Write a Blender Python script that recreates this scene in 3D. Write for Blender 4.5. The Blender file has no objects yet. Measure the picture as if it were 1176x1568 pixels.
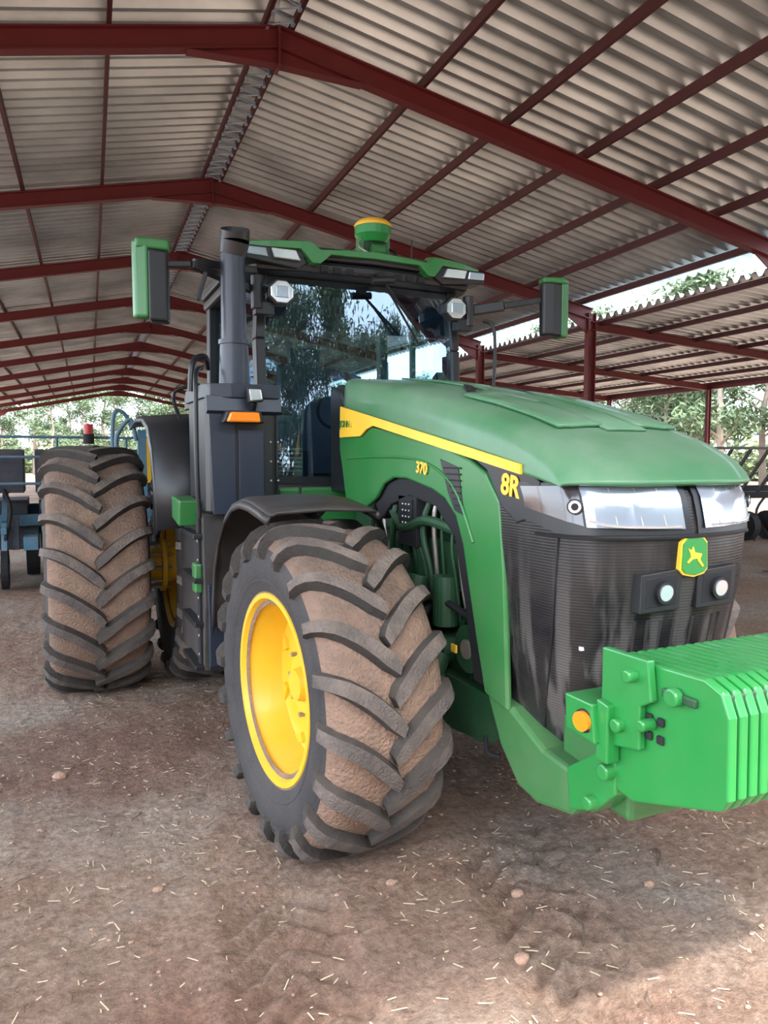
import bpy, math, random
from mathutils import Vector, Matrix
random.seed(7)
C=bpy.context.collection
bpy.context.scene.view_settings.view_transform='Standard'
# ---------------------------------------------------------------- materials
def nodes(name):
    m=bpy.data.materials.new(name); m.use_nodes=True
    nt=m.node_tree; b=nt.nodes['Principled BSDF']; return m,nt,b
def mat(name,col,rough=.5,metal=0.,dust=0.,dcol=(.42,.31,.22),ns=6.,bump=0.,bs=60.,var=.12,coat=0.,low=0.):
    m,nt,b=nodes(name); N=nt.nodes; L=nt.links
    tc=N.new('ShaderNodeTexCoord')
    n=N.new('ShaderNodeTexNoise'); n.inputs['Scale'].default_value=ns; n.inputs['Detail'].default_value=6
    L.new(tc.outputs['Object'],n.inputs['Vector'])
    mx=N.new('ShaderNodeMix'); mx.data_type='RGBA'
    mx.inputs[6].default_value=(*[c*(1-var) for c in col],1); mx.inputs[7].default_value=(*[min(1,c*(1+var)) for c in col],1)
    L.new(n.outputs['Fac'],mx.inputs[0])
    out=mx.outputs[2]
    if dust>0:
        n2=N.new('ShaderNodeTexNoise'); n2.inputs['Scale'].default_value=ns*.6; n2.inputs['Detail'].default_value=9; n2.inputs['Roughness'].default_value=.7
        L.new(tc.outputs['Object'],n2.inputs['Vector'])
        mr=N.new('ShaderNodeMapRange'); mr.inputs[1].default_value=.38; mr.inputs[2].default_value=.68; mr.inputs[3].default_value=dust*.3; mr.inputs[4].default_value=dust
        L.new(n2.outputs['Fac'],mr.inputs[0])
        g=N.new('ShaderNodeNewGeometry'); sp=N.new('ShaderNodeSeparateXYZ'); L.new(g.outputs['Normal'],sp.inputs[0])
        m2=N.new('ShaderNodeMapRange'); m2.inputs[1].default_value=.0; m2.inputs[2].default_value=1.; m2.inputs[3].default_value=.6; m2.inputs[4].default_value=1.25
        L.new(sp.outputs['Z'],m2.inputs[0])
        mu=N.new('ShaderNodeMath'); mu.operation='MULTIPLY'; mu.use_clamp=True
        L.new(mr.outputs[0],mu.inputs[0]); L.new(m2.outputs[0],mu.inputs[1])
        fac=mu.outputs[0]
        if low>0:
            sz=N.new('ShaderNodeSeparateXYZ'); L.new(g.outputs['Position'],sz.inputs[0])
            m4=N.new('ShaderNodeMapRange'); m4.inputs[1].default_value=1.5; m4.inputs[2].default_value=.5; m4.inputs[3].default_value=0; m4.inputs[4].default_value=low; L.new(sz.outputs['Z'],m4.inputs[0])
            mm=N.new('ShaderNodeMath'); mm.operation='MULTIPLY'; L.new(m4.outputs[0],mm.inputs[0]); L.new(n2.outputs['Fac'],mm.inputs[1])
            ma=N.new('ShaderNodeMath'); ma.operation='ADD'; ma.use_clamp=True; L.new(fac,ma.inputs[0]); L.new(mm.outputs[0],ma.inputs[1]); fac=ma.outputs[0]
        md=N.new('ShaderNodeMix'); md.data_type='RGBA'; L.new(fac,md.inputs[0]); L.new(out,md.inputs[6]); md.inputs[7].default_value=(*dcol,1)
        out=md.outputs[2]
        rr=N.new('ShaderNodeMapRange'); rr.inputs[3].default_value=rough; rr.inputs[4].default_value=.9; L.new(fac,rr.inputs[0]); L.new(rr.outputs[0],b.inputs['Roughness'])
    else: b.inputs['Roughness'].default_value=rough
    L.new(out,b.inputs['Base Color']); b.inputs['Metallic'].default_value=metal
    if coat: b.inputs['Coat Weight'].default_value=coat; b.inputs['Coat Roughness'].default_value=.15
    if bump>0:
        n3=N.new('ShaderNodeTexNoise'); n3.inputs['Scale'].default_value=bs; n3.inputs['Detail'].default_value=5; L.new(tc.outputs['Object'],n3.inputs['Vector'])
        bp=N.new('ShaderNodeBump'); bp.inputs['Strength'].default_value=bump; bp.inputs['Distance'].default_value=.02
        L.new(n3.outputs['Fac'],bp.inputs['Height']); L.new(bp.outputs[0],b.inputs['Normal'])
    return m
GREEN=mat('green_paint',(.010,.16,.030),.36,0,.20,dcol=(.23,.25,.17),coat=.2,low=.35)
GREENH=mat('green_paint_dusty',(.020,.16,.05),.36,0,.60,dcol=(.22,.30,.22),ns=3,coat=.25)
GREENW=mat('green_cast_paint',(.007,.22,.04),.30,0,.15,dcol=(.22,.28,.18),coat=.3)
GREEND=mat('green_engine',(.006,.055,.020),.5,0,.35,dcol=(.09,.115,.075),ns=10,var=.4)
YEL=mat('yellow_paint',(.78,.44,.008),.40,0,.30,dcol=(.45,.31,.11),coat=.15)
YDEC=mat('yellow_decal',(.82,.50,.04),.5)
BLK=mat('black_plastic',(.008,.009,.012),.40,0,.08,dcol=(.12,.11,.105))
BLKD=mat('black_dusty',(.011,.011,.012),.45,0,.28,dcol=(.15,.125,.11),low=.4)
SLATE=mat('slate_panel',(.016,.023,.040),.34,0,.09,dcol=(.13,.13,.15))
DARK=mat('dark_inner',(.008,.008,.010),.8)
TYR=mat('tyre_rubber',(.018,.018,.020),.8,0,.5,dcol=(.11,.09,.08),ns=5,bump=.3)
TYRL=mat('tyre_lug_side',(.020,.019,.019),.85,0,.5,dcol=(.12,.095,.075),ns=7,bump=.5,bs=90,var=.3)
TYRT=mat('tyre_lug_top',(.045,.043,.043),.85,0,.95,dcol=(.22,.17,.14),ns=9,bump=.7,bs=80,var=.35)
TYRD=mat('tyre_dirt',(.30,.19,.135),.95,0,.85,dcol=(.10,.075,.06),ns=9,bump=1.,bs=60,var=.3)
REDST=mat('red_oxide_steel',(.125,.012,.014),.5,0,.15,dcol=(.17,.065,.055),ns=3)
PURL=mat('purlin_steel',(.06,.010,.012),.6,0,.15,dcol=(.10,.05,.045),ns=3)
GALV=mat('galvanised_bar',(.42,.52,.64),.4,.5)
CHROME=mat('lamp_reflector',(.72,.75,.80),.15,.7)
LAMPG=mat('lamp_glass',(.45,.51,.62),.12,.6,coat=1)
AMB=mat('amber_lens',(.95,.24,.01),.2,coat=.6)
REDP=mat('red_plastic',(.5,.03,.03),.4)
BLUE=mat('blue_paint',(.015,.14,.24),.5,0,.4)
BLUED=mat('dark_blue_cover',(.015,.03,.055),.6,0,.25)
WHITE=mat('white_label',(.6,.6,.58),.5)
SEAT=mat('seat_fabric',(.05,.062,.085),.9)
STEEL=mat('bolt_steel',(.35,.33,.30),.45,.7)
def glassmat(name,fac,tint,gc=(1,1,1)):
    m=bpy.data.materials.new(name); m.use_nodes=True; nt=m.node_tree; nt.nodes.clear()
    o=nt.nodes.new('ShaderNodeOutputMaterial'); t=nt.nodes.new('ShaderNodeBsdfTransparent'); g=nt.nodes.new('ShaderNodeBsdfGlossy')
    t.inputs[0].default_value=(*tint,1); g.inputs['Roughness'].default_value=.015; g.inputs[0].default_value=(*gc,1)
    f=nt.nodes.new('ShaderNodeFresnel'); f.inputs[0].default_value=1.5
    a=nt.nodes.new('ShaderNodeMath'); a.operation='ADD'; a.use_clamp=True; a.inputs[1].default_value=fac; nt.links.new(f.outputs[0],a.inputs[0])
    x=nt.nodes.new('ShaderNodeMixShader'); nt.links.new(a.outputs[0],x.inputs[0]); nt.links.new(t.outputs[0],x.inputs[1]); nt.links.new(g.outputs[0],x.inputs[2]); nt.links.new(x.outputs[0],o.inputs[0])
    return m
GLASS=glassmat('cab_glass',.10,(.62,.78,.86),(.60,.76,.92))
def grillemat():
    m,nt,b=nodes('grille_mesh'); N=nt.nodes;L=nt.links
    tc=N.new('ShaderNodeTexCoord')
    w=N.new('ShaderNodeTexWave'); w.bands_direction='Z'; w.inputs['Scale'].default_value=26; L.new(tc.outputs['Object'],w.inputs['Vector'])
    n=N.new('ShaderNodeTexNoise'); n.inputs['Scale'].default_value=5; n.inputs['Detail'].default_value=8; L.new(tc.outputs['Object'],n.inputs['Vector'])
    r=N.new('ShaderNodeValToRGB'); r.color_ramp.elements[0].position=.35; r.color_ramp.elements[0].color=(.008,.008,.010,1); r.color_ramp.elements[1].position=.8; r.color_ramp.elements[1].color=(.045,.040,.038,1)
    L.new(n.outputs['Fac'],r.inputs[0])
    sp=N.new('ShaderNodeSeparateXYZ'); L.new(tc.outputs['Object'],sp.inputs[0])
    mr=N.new('ShaderNodeMapRange'); mr.inputs[1].default_value=1.72; mr.inputs[2].default_value=1.15; L.new(sp.outputs['Z'],mr.inputs[0])
    mp=N.new('ShaderNodeMapping'); mp.inputs['Scale'].default_value=(16,16,1.2); L.new(tc.outputs['Object'],mp.inputs['Vector'])
    n2=N.new('ShaderNodeTexNoise'); n2.inputs['Scale'].default_value=1.; n2.inputs['Detail'].default_value=3; L.new(mp.outputs[0],n2.inputs['Vector'])
    m2=N.new('ShaderNodeMapRange'); m2.inputs[1].default_value=.48; m2.inputs[2].default_value=.60; m2.inputs[4].default_value=.7; L.new(n2.outputs['Fac'],m2.inputs[0])
    mu=N.new('ShaderNodeMath'); mu.operation='MULTIPLY'; L.new(mr.outputs[0],mu.inputs[0]); L.new(m2.outputs[0],mu.inputs[1])
    md=N.new('ShaderNodeMix'); md.data_type='RGBA'; L.new(mu.outputs[0],md.inputs[0]); L.new(r.outputs[0],md.inputs[6]); md.inputs[7].default_value=(.14,.128,.12,1)
    mm=N.new('ShaderNodeMix'); mm.data_type='RGBA'; mm.blend_type='MULTIPLY'; mm.inputs[0].default_value=.3
    L.new(md.outputs[2],mm.inputs[6]); L.new(w.outputs['Color'],mm.inputs[7]); L.new(mm.outputs[2],b.inputs['Base Color'])
    bp=N.new('ShaderNodeBump'); bp.inputs['Strength'].default_value=.12; bp.inputs['Distance'].default_value=.006; L.new(w.outputs['Fac'],bp.inputs['Height']); L.new(bp.outputs[0],b.inputs['Normal'])
    b.inputs['Roughness'].default_value=.38
    b.inputs['Specular IOR Level'].default_value=.35
    return m
GRILLE=grillemat()
# ---------------------------------------------------------------- mesh helpers
ALL=[]
def mk(name,verts,faces,mats,fm=None,smooth=False,parent=None,bevel=0.,bseg=2):
    me=bpy.data.meshes.new(name); me.from_pydata([tuple(v) for v in verts],[],faces)
    if not isinstance(mats,(list,tuple)): mats=[mats]
    for m in mats: me.materials.append(m)
    if fm: me.polygons.foreach_set('material_index',fm)
    import bmesh
    bm=bmesh.new(); bm.from_mesh(me); bmesh.ops.recalc_face_normals(bm,faces=bm.faces); bm.to_mesh(me); bm.free()
    if smooth:
        me.polygons.foreach_set('use_smooth',[True]*len(me.polygons))
    ob=bpy.data.objects.new(name,me); C.objects.link(ob)
    if bevel>0:
        b=ob.modifiers.new('b','BEVEL'); b.width=bevel; b.segments=bseg; b.limit_method='ANGLE'; b.angle_limit=math.radians(35)
    if smooth:
        mod=ob.modifiers.new('es','EDGE_SPLIT'); mod.split_angle=math.radians(40)
    if parent: ob.parent=parent
    ALL.append(ob)
    return ob
class B:
    def __init__(s): s.v=[];s.f=[];s.m=[];s.mats=[]
    def mi(s,m):
        if m not in s.mats: s.mats.append(m)
        return s.mats.index(m)
    def add(s,v,f,m):
        o=len(s.v); s.v+= [tuple(x) for x in v]; s.f+=[tuple(i+o for i in q) for q in f]; s.m+=[s.mi(m)]*len(f); return s
    def box(s,x0,x1,y0,y1,z0,z1,m):
        v=[(x,y,z) for x in(x0,x1) for y in(y0,y1) for z in(z0,z1)]
        return s.add(v,[(0,1,3,2),(4,6,7,5),(0,4,5,1),(2,3,7,6),(0,2,6,4),(1,5,7,3)],m)
    def obox(s,c,sx,sy,sz,m,R=Matrix.Identity(3)):
        v=[Vector(c)+R@Vector((x*sx/2,y*sy/2,z*sz/2)) for x in(-1,1) for y in(-1,1) for z in(-1,1)]
        return s.add(v,[(0,1,3,2),(4,6,7,5),(0,4,5,1),(2,3,7,6),(0,2,6,4),(1,5,7,3)],m)
    def prism(s,ax,poly,a,b,m):
        def P(p,t):
            if ax=='x': return (t,p[0],p[1])
            if ax=='y': return (p[0],t,p[1])
            return (p[0],p[1],t)
        n=len(poly); v=[P(p,a) for p in poly]+[P(p,b) for p in poly]
        f=[tuple(range(n)),tuple(range(2*n-1,n-1,-1))]+[(i,(i+1)%n,n+(i+1)%n,n+i) for i in range(n)]
        return s.add(v,f,m)
    def cyl(s,p0,p1,r0,m,r1=None,seg=20,caps=True):
        if r1 is None:r1=r0
        p0=Vector(p0);p1=Vector(p1);d=(p1-p0).normalized()
        u=d.orthogonal().normalized();w=d.cross(u)
        v=[p0+r0*(math.cos(a)*u+math.sin(a)*w) for a in [2*math.pi*i/seg for i in range(seg)]]
        v+=[p1+r1*(math.cos(a)*u+math.sin(a)*w) for a in [2*math.pi*i/seg for i in range(seg)]]
        f=[(i,(i+1)%seg,seg+(i+1)%seg,seg+i) for i in range(seg)]
        if caps:f+=[tuple(range(seg)),tuple(range(2*seg-1,seg-1,-1))]
        return s.add(v,f,m)
    def beam(s,p0,p1,w,h,m,up=(0,0,1)):
        p0=Vector(p0);p1=Vector(p1);d=(p1-p0).normalized();up=Vector(up)
        r=d.cross(up).normalized();u=r.cross(d)
        v=[p+sx*r*w/2+sz*u*h/2 for p in(p0,p1) for sx in(-1,1) for sz in(-1,1)]
        return s.add(v,[(0,1,3,2),(4,6,7,5),(0,4,5,1),(2,3,7,6),(0,2,6,4),(1,5,7,3)],m)
    def tube(s,pts,r,m,seg=8,sub=5):
        P=[Vector(p) for p in pts]; Q=[]
        for i in range(len(P)-1):
            a=P[max(i-1,0)];b=P[i];c=P[i+1];d=P[min(i+2,len(P)-1)]
            for k in range(sub):
                t=k/sub
                Q.append(.5*((2*b)+(c-a)*t+(2*a-5*b+4*c-d)*t*t+(3*b-a-3*c+d)*t**3))
        Q.append(P[-1]); v=[];u=None
        for i,q in enumerate(Q):
            d=(Q[min(i+1,len(Q)-1)]-Q[max(i-1,0)]).normalized()
            if u is None:u=d.orthogonal().normalized()
            u=(u-d*u.dot(d)).normalized();w=d.cross(u)
            v+=[q+r*(math.cos(2*math.pi*j/seg)*u+math.sin(2*math.pi*j/seg)*w) for j in range(seg)]
        f=[(i*seg+j,i*seg+(j+1)%seg,(i+1)*seg+(j+1)%seg,(i+1)*seg+j) for i in range(len(Q)-1) for j in range(seg)]
        f+=[tuple(range(seg)),tuple(range(len(v)-1,len(v)-seg-1,-1))]
        return s.add(v,f,m)
    def sphere(s,c,rx,ry,rz,m,a=16,b=10,zmin=-1):
        v=[];c=Vector(c)
        for i in range(b+1):
            t=math.pi*i/b
            for j in range(a):
                ph=2*math.pi*j/a
                v.append(c+Vector((rx*math.sin(t)*math.cos(ph),ry*math.sin(t)*math.sin(ph),rz*max(math.cos(t),zmin))))
        f=[(i*a+j,i*a+(j+1)%a,(i+1)*a+(j+1)%a,(i+1)*a+j) for i in range(b) for j in range(a)]
        return s.add(v,f,m)
    def grid(s,rows,m,flip=False):
        n=len(rows[0]); v=[p for r in rows for p in r]
        f=[(i*n+j,i*n+j+1,(i+1)*n+j+1,(i+1)*n+j) for i in range(len(rows)-1) for j in range(n-1)]
        return s.add(v,f,m)
    def done(s,name,parent=None,bevel=0.,smooth=False,bseg=2):
        return mk(name,s.v,s.f,s.mats,s.m,smooth,parent,bevel,bseg)
def empty(name,loc=(0,0,0)):
    e=bpy.data.objects.new(name,None); C.objects.link(e); e.location=loc; return e
def lerp_tab(tab,x):
    for i in range(len(tab)-1):
        a,b=tab[i],tab[i+1]
        if a[0]<=x<=b[0] or b[0]<=x<=a[0]:
            t=(x-a[0])/(b[0]-a[0]) if b[0]!=a[0] else 0
            return tuple(a[k]+(b[k]-a[k])*t for k in range(1,len(a)))
    return tab[-1][1:] if abs(x-tab[-1][0])<abs(x-tab[0][0]) else tab[0][1:]
# ================================================================ TRACTOR
T=empty('farm_tractor')
FY=3.60; RY=6.86
def tyre(name,R,W,rim,nl,h,loc,rz,side,sweep,lw):
    prof=[(0,R-h),(.2*W,R-h-.004),(.36*W,R-h-.016),(.44*W,R-h-.04),(.49*W,R-h-.085),(.512*W,R-h-.14),(.52*W,(R+rim)/2-.02),(.50*W,rim+.12),(.45*W,rim+.04),(.42*W,rim+.0),(.40*W,rim-.03)]
    b=B(); seg=96; full=[(-w,r) for w,r in prof[::-1]][:-1]+prof
    n=len(full)
    rows=[[(w,-r*math.cos(a),r*math.sin(a)) for w,r in full] for a in [2*math.pi*i/seg for i in range(seg)]]
    v=[p for r in rows for p in r]
    dirt=[];rub=[]
    for i in range(seg):
        for j in range(n-1):
            q=(i*n+j,i*n+j+1,((i+1)%seg)*n+j+1,((i+1)%seg)*n+j)
            (dirt if abs((full[j][0]+full[j+1][0])/2)<.47*W else rub).append(q)
    b.add(v,[],TYR); b.f+=dirt; b.m+=[b.mi(TYRD)]*len(dirt); b.f+=rub; b.m+=[b.mi(TYR)]*len(rub)
    pp=[(-.035*W,R-h)]+prof[:6]
    acc=[0]
    for i in range(1,len(pp)): acc.append(acc[-1]+math.dist(pp[i],pp[i-1]))
    tot=acc[-1]; M=11; S=[]
    for k in range(M):
        s_=tot*k/(M-1)
        for i in range(1,len(pp)):
            if s_<=acc[i]+1e-9:
                t=(s_-acc[i-1])/(acc[i]-acc[i-1]); w=pp[i-1][0]+(pp[i][0]-pp[i-1][0])*t; r=pp[i-1][1]+(pp[i][1]-pp[i-1][1])*t
                dx=pp[i][0]-pp[i-1][0]; dr=pp[i][1]-pp[i-1][1]; l=math.hypot(dx,dr); S.append((s_,w,r,-dr/l,dx/l)); break
    S2=[]
    for k,(s_,w,r,nx,nr) in enumerate(S):
        a=S[max(k-1,0)];c=S[min(k+1,M-1)]
        nx=(a[3]+nx+c[3])/3;nr=(a[4]+nr+c[4])/3;l=math.hypot(nx,nr);S2.append((s_,w,r,nx/l,nr/l))
    S=S2
    for sd in(-1,1):
        for q in range(nl):
            th0=2*math.pi*(q+(.5 if sd>0 else 0))/nl
            vs=[];jit=random.uniform(-.004,.004)
            for k,(s_,w,r,nx,nr) in enumerate(S):
                t=min(s_/tot,1.)
                phi=sweep*(1-(1-t)**1.6)
                dphi=sweep*1.6*max(1-t,0)**.6*R/tot
                lth=math.hypot(1,dphi)
                ox=-dphi/lth; oc=1/lth
                hh=h*(1 if k<M-2 else (.9 if k==M-2 else .45))
                for (hw_,hg) in((-lw*.62,-.01),(-lw*.42,hh),(lw*.42,hh),(lw*.62,-.01)):
                    ww=w+nx*hg+ox*hw_*(1 if k>0 else .4)*abs(nr); rr=r+nr*hg+random.uniform(-.0015,.0015)
                    th=th0+phi+jit+oc*hw_/R
                    vs.append((sd*ww,-rr*math.cos(th),rr*math.sin(th)))
            f=[(k*4+j,k*4+j+1,(k+1)*4+j+1,(k+1)*4+j) for k in range(M-1) for j in (0,2)]+[(0,1,2,3),((M-1)*4+3,(M-1)*4+2,(M-1)*4+1,(M-1)*4)]
            b.add(vs,f,TYRL)
            o=len(b.v)-len(vs)
            for k in range(M-1):
                b.f.append(tuple(o+z for z in (k*4+1,k*4+2,(k+1)*4+2,(k+1)*4+1))); b.m.append(b.mi(TYRT if k<M-2 else TYRL))
    for sd in(-1,1):
        for rr_ in (rim+.10,(R+rim)/2+.03):
            wv=lerp_tab([(r_,w_) for w_,r_ in prof[4:]],rr_)[0]
            rows=[[(sd*(wv-.004),-q*math.cos(a),q*math.sin(a)) if abs(q-rr_)>.004 else (sd*(wv+.005),-q*math.cos(a),q*math.sin(a)) for q in (rr_-.008,rr_,rr_+.008)] for a in [2*math.pi*i/72 for i in range(73)]]
            b.grid(rows,TYR)
    ob=b.done(name+'_tyre',T,smooth=False)
    me=ob.data
    for p in me.polygons:
        if p.material_index in (b.mi(TYR),b.mi(TYRD)): p.use_smooth=True
    for v in me.vertices:
        if v.co.z<-loc[2]+.004:
            v.co.z=-loc[2]+.004
    ob.location=loc; ob.rotation_euler=(0,0,rz)
    r=B(); o=side
    rp=[(.43*W,rim+.035),(.455*W,rim+.03),(.455*W,rim+.005),(.40*W,rim-.012),(.33*W,rim-.03),(.20*W,rim-.05),(.10*W,rim-.065),(.07*W,rim-.10),(.085*W,rim*.62),(.11*W,rim*.5),(.11*W,rim*.36),(.17*W,rim*.33),(.17*W,rim*.2),(.24*W,rim*.17),(.24*W,0.001)]
    sg=64
    rows=[[(o*w,-q*math.cos(a),q*math.sin(a)) for w,q in rp] for a in [2*math.pi*i/sg for i in range(sg+1)]]
    r.grid(rows,YEL)
    rp2=[(-.43*W,rim+.035),(-.455*W,rim+.01),(-.38*W,rim-.02),(-.1*W,rim-.05),(.05*W,rim-.1),(.05*W,.001)]
    rows=[[(o*w,-q*math.cos(a),q*math.sin(a)) for w,q in rp2] for a in [2*math.pi*i/sg for i in range(sg+1)]]
    r.grid(rows,YEL)
    for i in range(10):
        a=2*math.pi*i/10; rr=rim*.43
        r.cyl((o*.10*W,-rr*math.cos(a),rr*math.sin(a)),(o*.16*W,-rr*math.cos(a),rr*math.sin(a)),.014,STEEL,seg=6)
    for i in range(8):
        a=2*math.pi*(i+.5)/8; rr=rim*.82
        r.obox((o*.085*W,-rr*math.cos(a),rr*math.sin(a)),.03,.05,.09,YEL,Matrix.Rotation(a,3,'X'))
    ro=r.done(name+'_rim',T,smooth=True); ro.location=loc; ro.rotation_euler=(0,0,rz)
st=math.radians(5)
tyre('front_right',.855,.60,.455,20,.05,(-1.035,FY,.825),st,-1,.34,.078)
tyre('front_left',.855,.60,.455,20,.05,(.90,FY+.05,.825),st,1,.34,.078)
tyre('rear_right_outer',1.06,.74,.55,22,.055,(-1.98,RY,1.04),0,-1,.29,.080)
tyre('rear_right_inner',1.06,.74,.55,22,.055,(-1.0,RY,1.04),0,-1,.29,.080)
tyre('rear_left_inner',1.06,.74,.55,22,.055,(1.0,RY,1.04),0,1,.29,.080)
tyre('rear_left_outer',1.06,.74,.55,22,.055,(1.98,RY,1.04),0,1,.29,.080)
b=B(); b.cyl((-2.2,RY,1.03),(2.2,RY,1.03),.07,YEL)
for s in(-1,1):
    b.cyl((s*1.12,RY,1.03),(s*1.75,RY,1.03),.15,YEL,seg=28)
    b.cyl((s*1.38,RY,1.03),(s*1.42,RY,1.03),.24,YEL,seg=28); b.cyl((s*1.52,RY,1.03),(s*1.55,RY,1.03),.22,YEL,seg=28)
    for i in range(10):
        a=2*math.pi*i/10; b.cyl((s*1.34,RY+.2*math.cos(a),1.03+.2*math.sin(a)),(s*1.6,RY+.2*math.cos(a),1.03+.2*math.sin(a)),.014,STEEL,seg=6)
b.cyl((-.9,RY,1.03),(.9,RY,1.03),.2,GREEND); b.box(-.4,.4,5.2,7.5,.65,1.5,GREEND)
b.done('rear_axle',T,smooth=True)
# ---- hood shell
top=[(4.96,2.565),(4.6,2.53),(4.0,2.455),(3.5,2.365),(3.0,2.26),(2.7,2.18),(2.45,2.095),(2.28,2.02),(2.18,1.955),(2.13,1.90)]
SEC=[(1.0,0),(.998,.3),(.985,.6),(.94,.80),(.84,.90),(.62,.965),(.52,.955),(.35,.99),(.0,1.0)]
def hlow(y): return 1.925+.165*(y-2.53)
def hood_pt(i,fx,fz,off=0):
    y0,zt=top[i]; bul=[-.27,-.10,0,0,.0,.02,.05,.10,.14,.17][i]
    hw=[.47,.475,.48,.485,.49,.497,.505,.510,.512,.510][i]
    low=min(hlow(y0+bul),zt-.012)
    return (fx*hw,y0+bul*abs(fx)**(4 if i>3 else 2.2),low+(zt-low)*fz+off)
rows=[]
for i in range(len(top)):
    half=[hood_pt(i,-fx,fz) for fx,fz in SEC]
    rows.append(half+[(-x,y,z) for x,y,z in half[::-1][1:]])
ho=B().grid(rows,GREENH).done('hood_shell',T,smooth=True)
ho.modifiers.remove(ho.modifiers['es'])
sd=ho.modifiers.new('s','SUBSURF'); sd.levels=2; sd.render_levels=2; sd.boundary_smooth='PRESERVE_CORNERS'
so=ho.modifiers.new('t','SOLIDIFY'); so.thickness=.02; so.offset=-1
def hood_z(x,y):
    zt=lerp_tab(top,y)[0]; low=hlow(y); fx=min(abs(x)/.49,1)
    for k in range(len(SEC)-1):
        a,b_=SEC[k],SEC[k+1]
        if b_[0]<=fx<=a[0]:
            t=(fx-a[0])/(b_[0]-a[0]); return low+(zt-low)*(a[1]+(b_[1]-a[1])*t)
    return zt
def hood_patch(name,poly_fn,m,off,nx=6,ny=8,th=.006):
    rows=[]
    for i in range(ny+1):
        r=[]
        for j in range(nx+1):
            x,y=poly_fn(j/nx,i/ny); r.append((x,y,hood_z(x,y)+off))
        rows.append(r)
    o=B().grid(rows,m).done(name,T,smooth=True); s_=o.modifiers.new('t','SOLIDIFY'); s_.thickness=th+abs(off); s_.offset=0
    return o
for s in(-1,1):
    hood_patch('hood_vent',lambda a,c,s=s:(s*(.09+.18*a),3.75-.35*a-.10*c),BLK,.008)
    hood_patch('hood_raised_panel',lambda a,c,s=s:(s*(.12+.23*a-.02*c),3.30-.75*c+.12*(1-a)*(1-c)),GREENH,.010)
hood_patch('hood_center_panel',lambda a,c:((a-.5)*(.16+.06*c),4.6-2.1*c),GREENH,.006)
B().prism('x',[(4.98,2.50),(4.80,2.44),(4.72,2.3),(4.72,1.75),(5.05,1.75),(5.05,2.45)],-.44,.44,BLK).done('hood_rear_seal',T,bevel=.02)
green_poly=[(4.70,2.27),(4.2,2.19),(3.6,2.10),(3.24,2.05),(3.0,1.99),(2.86,1.93),(2.74,1.80),(2.70,1.5),(2.68,1.2),(2.66,.88),(2.85,.91),(2.93,1.15),(3.0,1.38),(3.06,1.58),(3.13,1.71),(3.24,1.79),(3.37,1.83),(3.68,1.88),(3.85,1.88),(3.99,1.84),(4.1,1.75),(4.24,1.69),(4.60,1.70),(4.66,1.9),(4.72,2.05)]
for s in(-1,1):
    B().prism('x',green_poly,s*.495,s*.465,GREEN).done('side_panel',T,bevel=.012)
    B().tube([(s*.496,4.55,1.99),(s*.499,4.0,2.0),(s*.499,3.5,1.98),(s*.499,3.15,1.86),(s*.499,2.95,1.6)],.007,GREEN).done('side_panel_crease',T,smooth=True)
    B().prism('x',[(3.22,2.05),(2.50,1.935),(2.44,1.90),(2.46,1.76),(2.60,1.72),(2.71,1.78),(2.84,1.94),(2.98,2.0)],s*.501,s*.45,BLK).done('nose_side',T,bevel=.006)
    v=B().prism('x',[(3.28,1.99),(3.10,1.95),(3.04,1.72),(3.13,1.74),(3.2,1.83)],s*.499,s*.49,BLK)
    for i in range(7):
        v.box(s*.499-.003,s*.499+.003,3.07,3.24-.02*i,1.95-i*.03-.008,1.95-i*.03,DARK)
    v.done('side_vent',T)
    def zt_(y): return 1.965+.175*(y-2.53)
    st_=B()
    rows=[]
    for y in [4.66,4.30,4.2,4.1,3.5,3.0,2.56]:
        lo={4.66:2.13,4.30:2.13,4.2:2.17}.get(y,zt_(y)-.052+.006*(4.1-y))
        rows.append([(s*(.5025 if y>2.6 else .509),y,zt_(y)),(s*.5085,y,lo)])
    o=st_.grid(rows,YDEC).done('yellow_stripe',T); m_=o.modifiers.new('t','SOLIDIFY'); m_.thickness=.012; m_.offset=0
    B().prism('x',[(4.2,1.72),(3.99,1.86),(3.68,1.9),(3.35,1.85),(3.1,1.72),(2.97,1.4),(2.82,.92),(3.0,.92),(3.1,1.3),(3.2,1.6),(3.4,1.74),(3.7,1.78),(3.95,1.72),(4.1,1.62)],s*.46,s*.36,DARK).done('arch_liner',T,bevel=.01)
    B().prism('x',[(2.87,.93),(2.66,.90),(2.42,.80),(2.2,.78),(2.14,.70),(2.23,.60),(2.46,.55),(2.60,.57),(2.74,.70)],s*.48,s*.33,GREEN).done('nose_casting',T,bevel=.02)
PL=[(0,0),(.3,.012),(.55,.04),(.8,.09),(.93,.16),(.985,.27),(1,.42),(1,.6)]
ZT=[(.78,.39,2.29),(.95,.43,2.24),(1.2,.46,2.18),(1.5,.485,2.13),(1.72,.495,2.12),(1.84,.497,2.15),(1.905,.495,2.19)]
def nose(u,z,off=0.):
    sg=1 if u>=0 else -1; u=abs(u); i=min(int(u),6); t=u-i
    fx=PL[i][0]+(PL[i+1][0]-PL[i][0])*t; dy=PL[i][1]+(PL[i+1][1]-PL[i][1])*t
    hw,yf=lerp_tab(ZT,z)
    tx=PL[i+1][0]-PL[i][0]; ty=PL[i+1][1]-PL[i][1]; tx*=.5; l=math.hypot(tx,ty); n=(ty/l,-tx/l)
    return (sg*(fx*hw+n[0]*off),yf+dy+n[1]*off,z)
US=[-7+.5*k for k in range(29)]
rows=[[nose(u,z) for u in US] for z,_,_ in ZT]
o=B().grid(rows,GRILLE).done('nose_grille',T,smooth=True)
o.modifiers['es'].split_angle=1.2
g=B()
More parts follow.
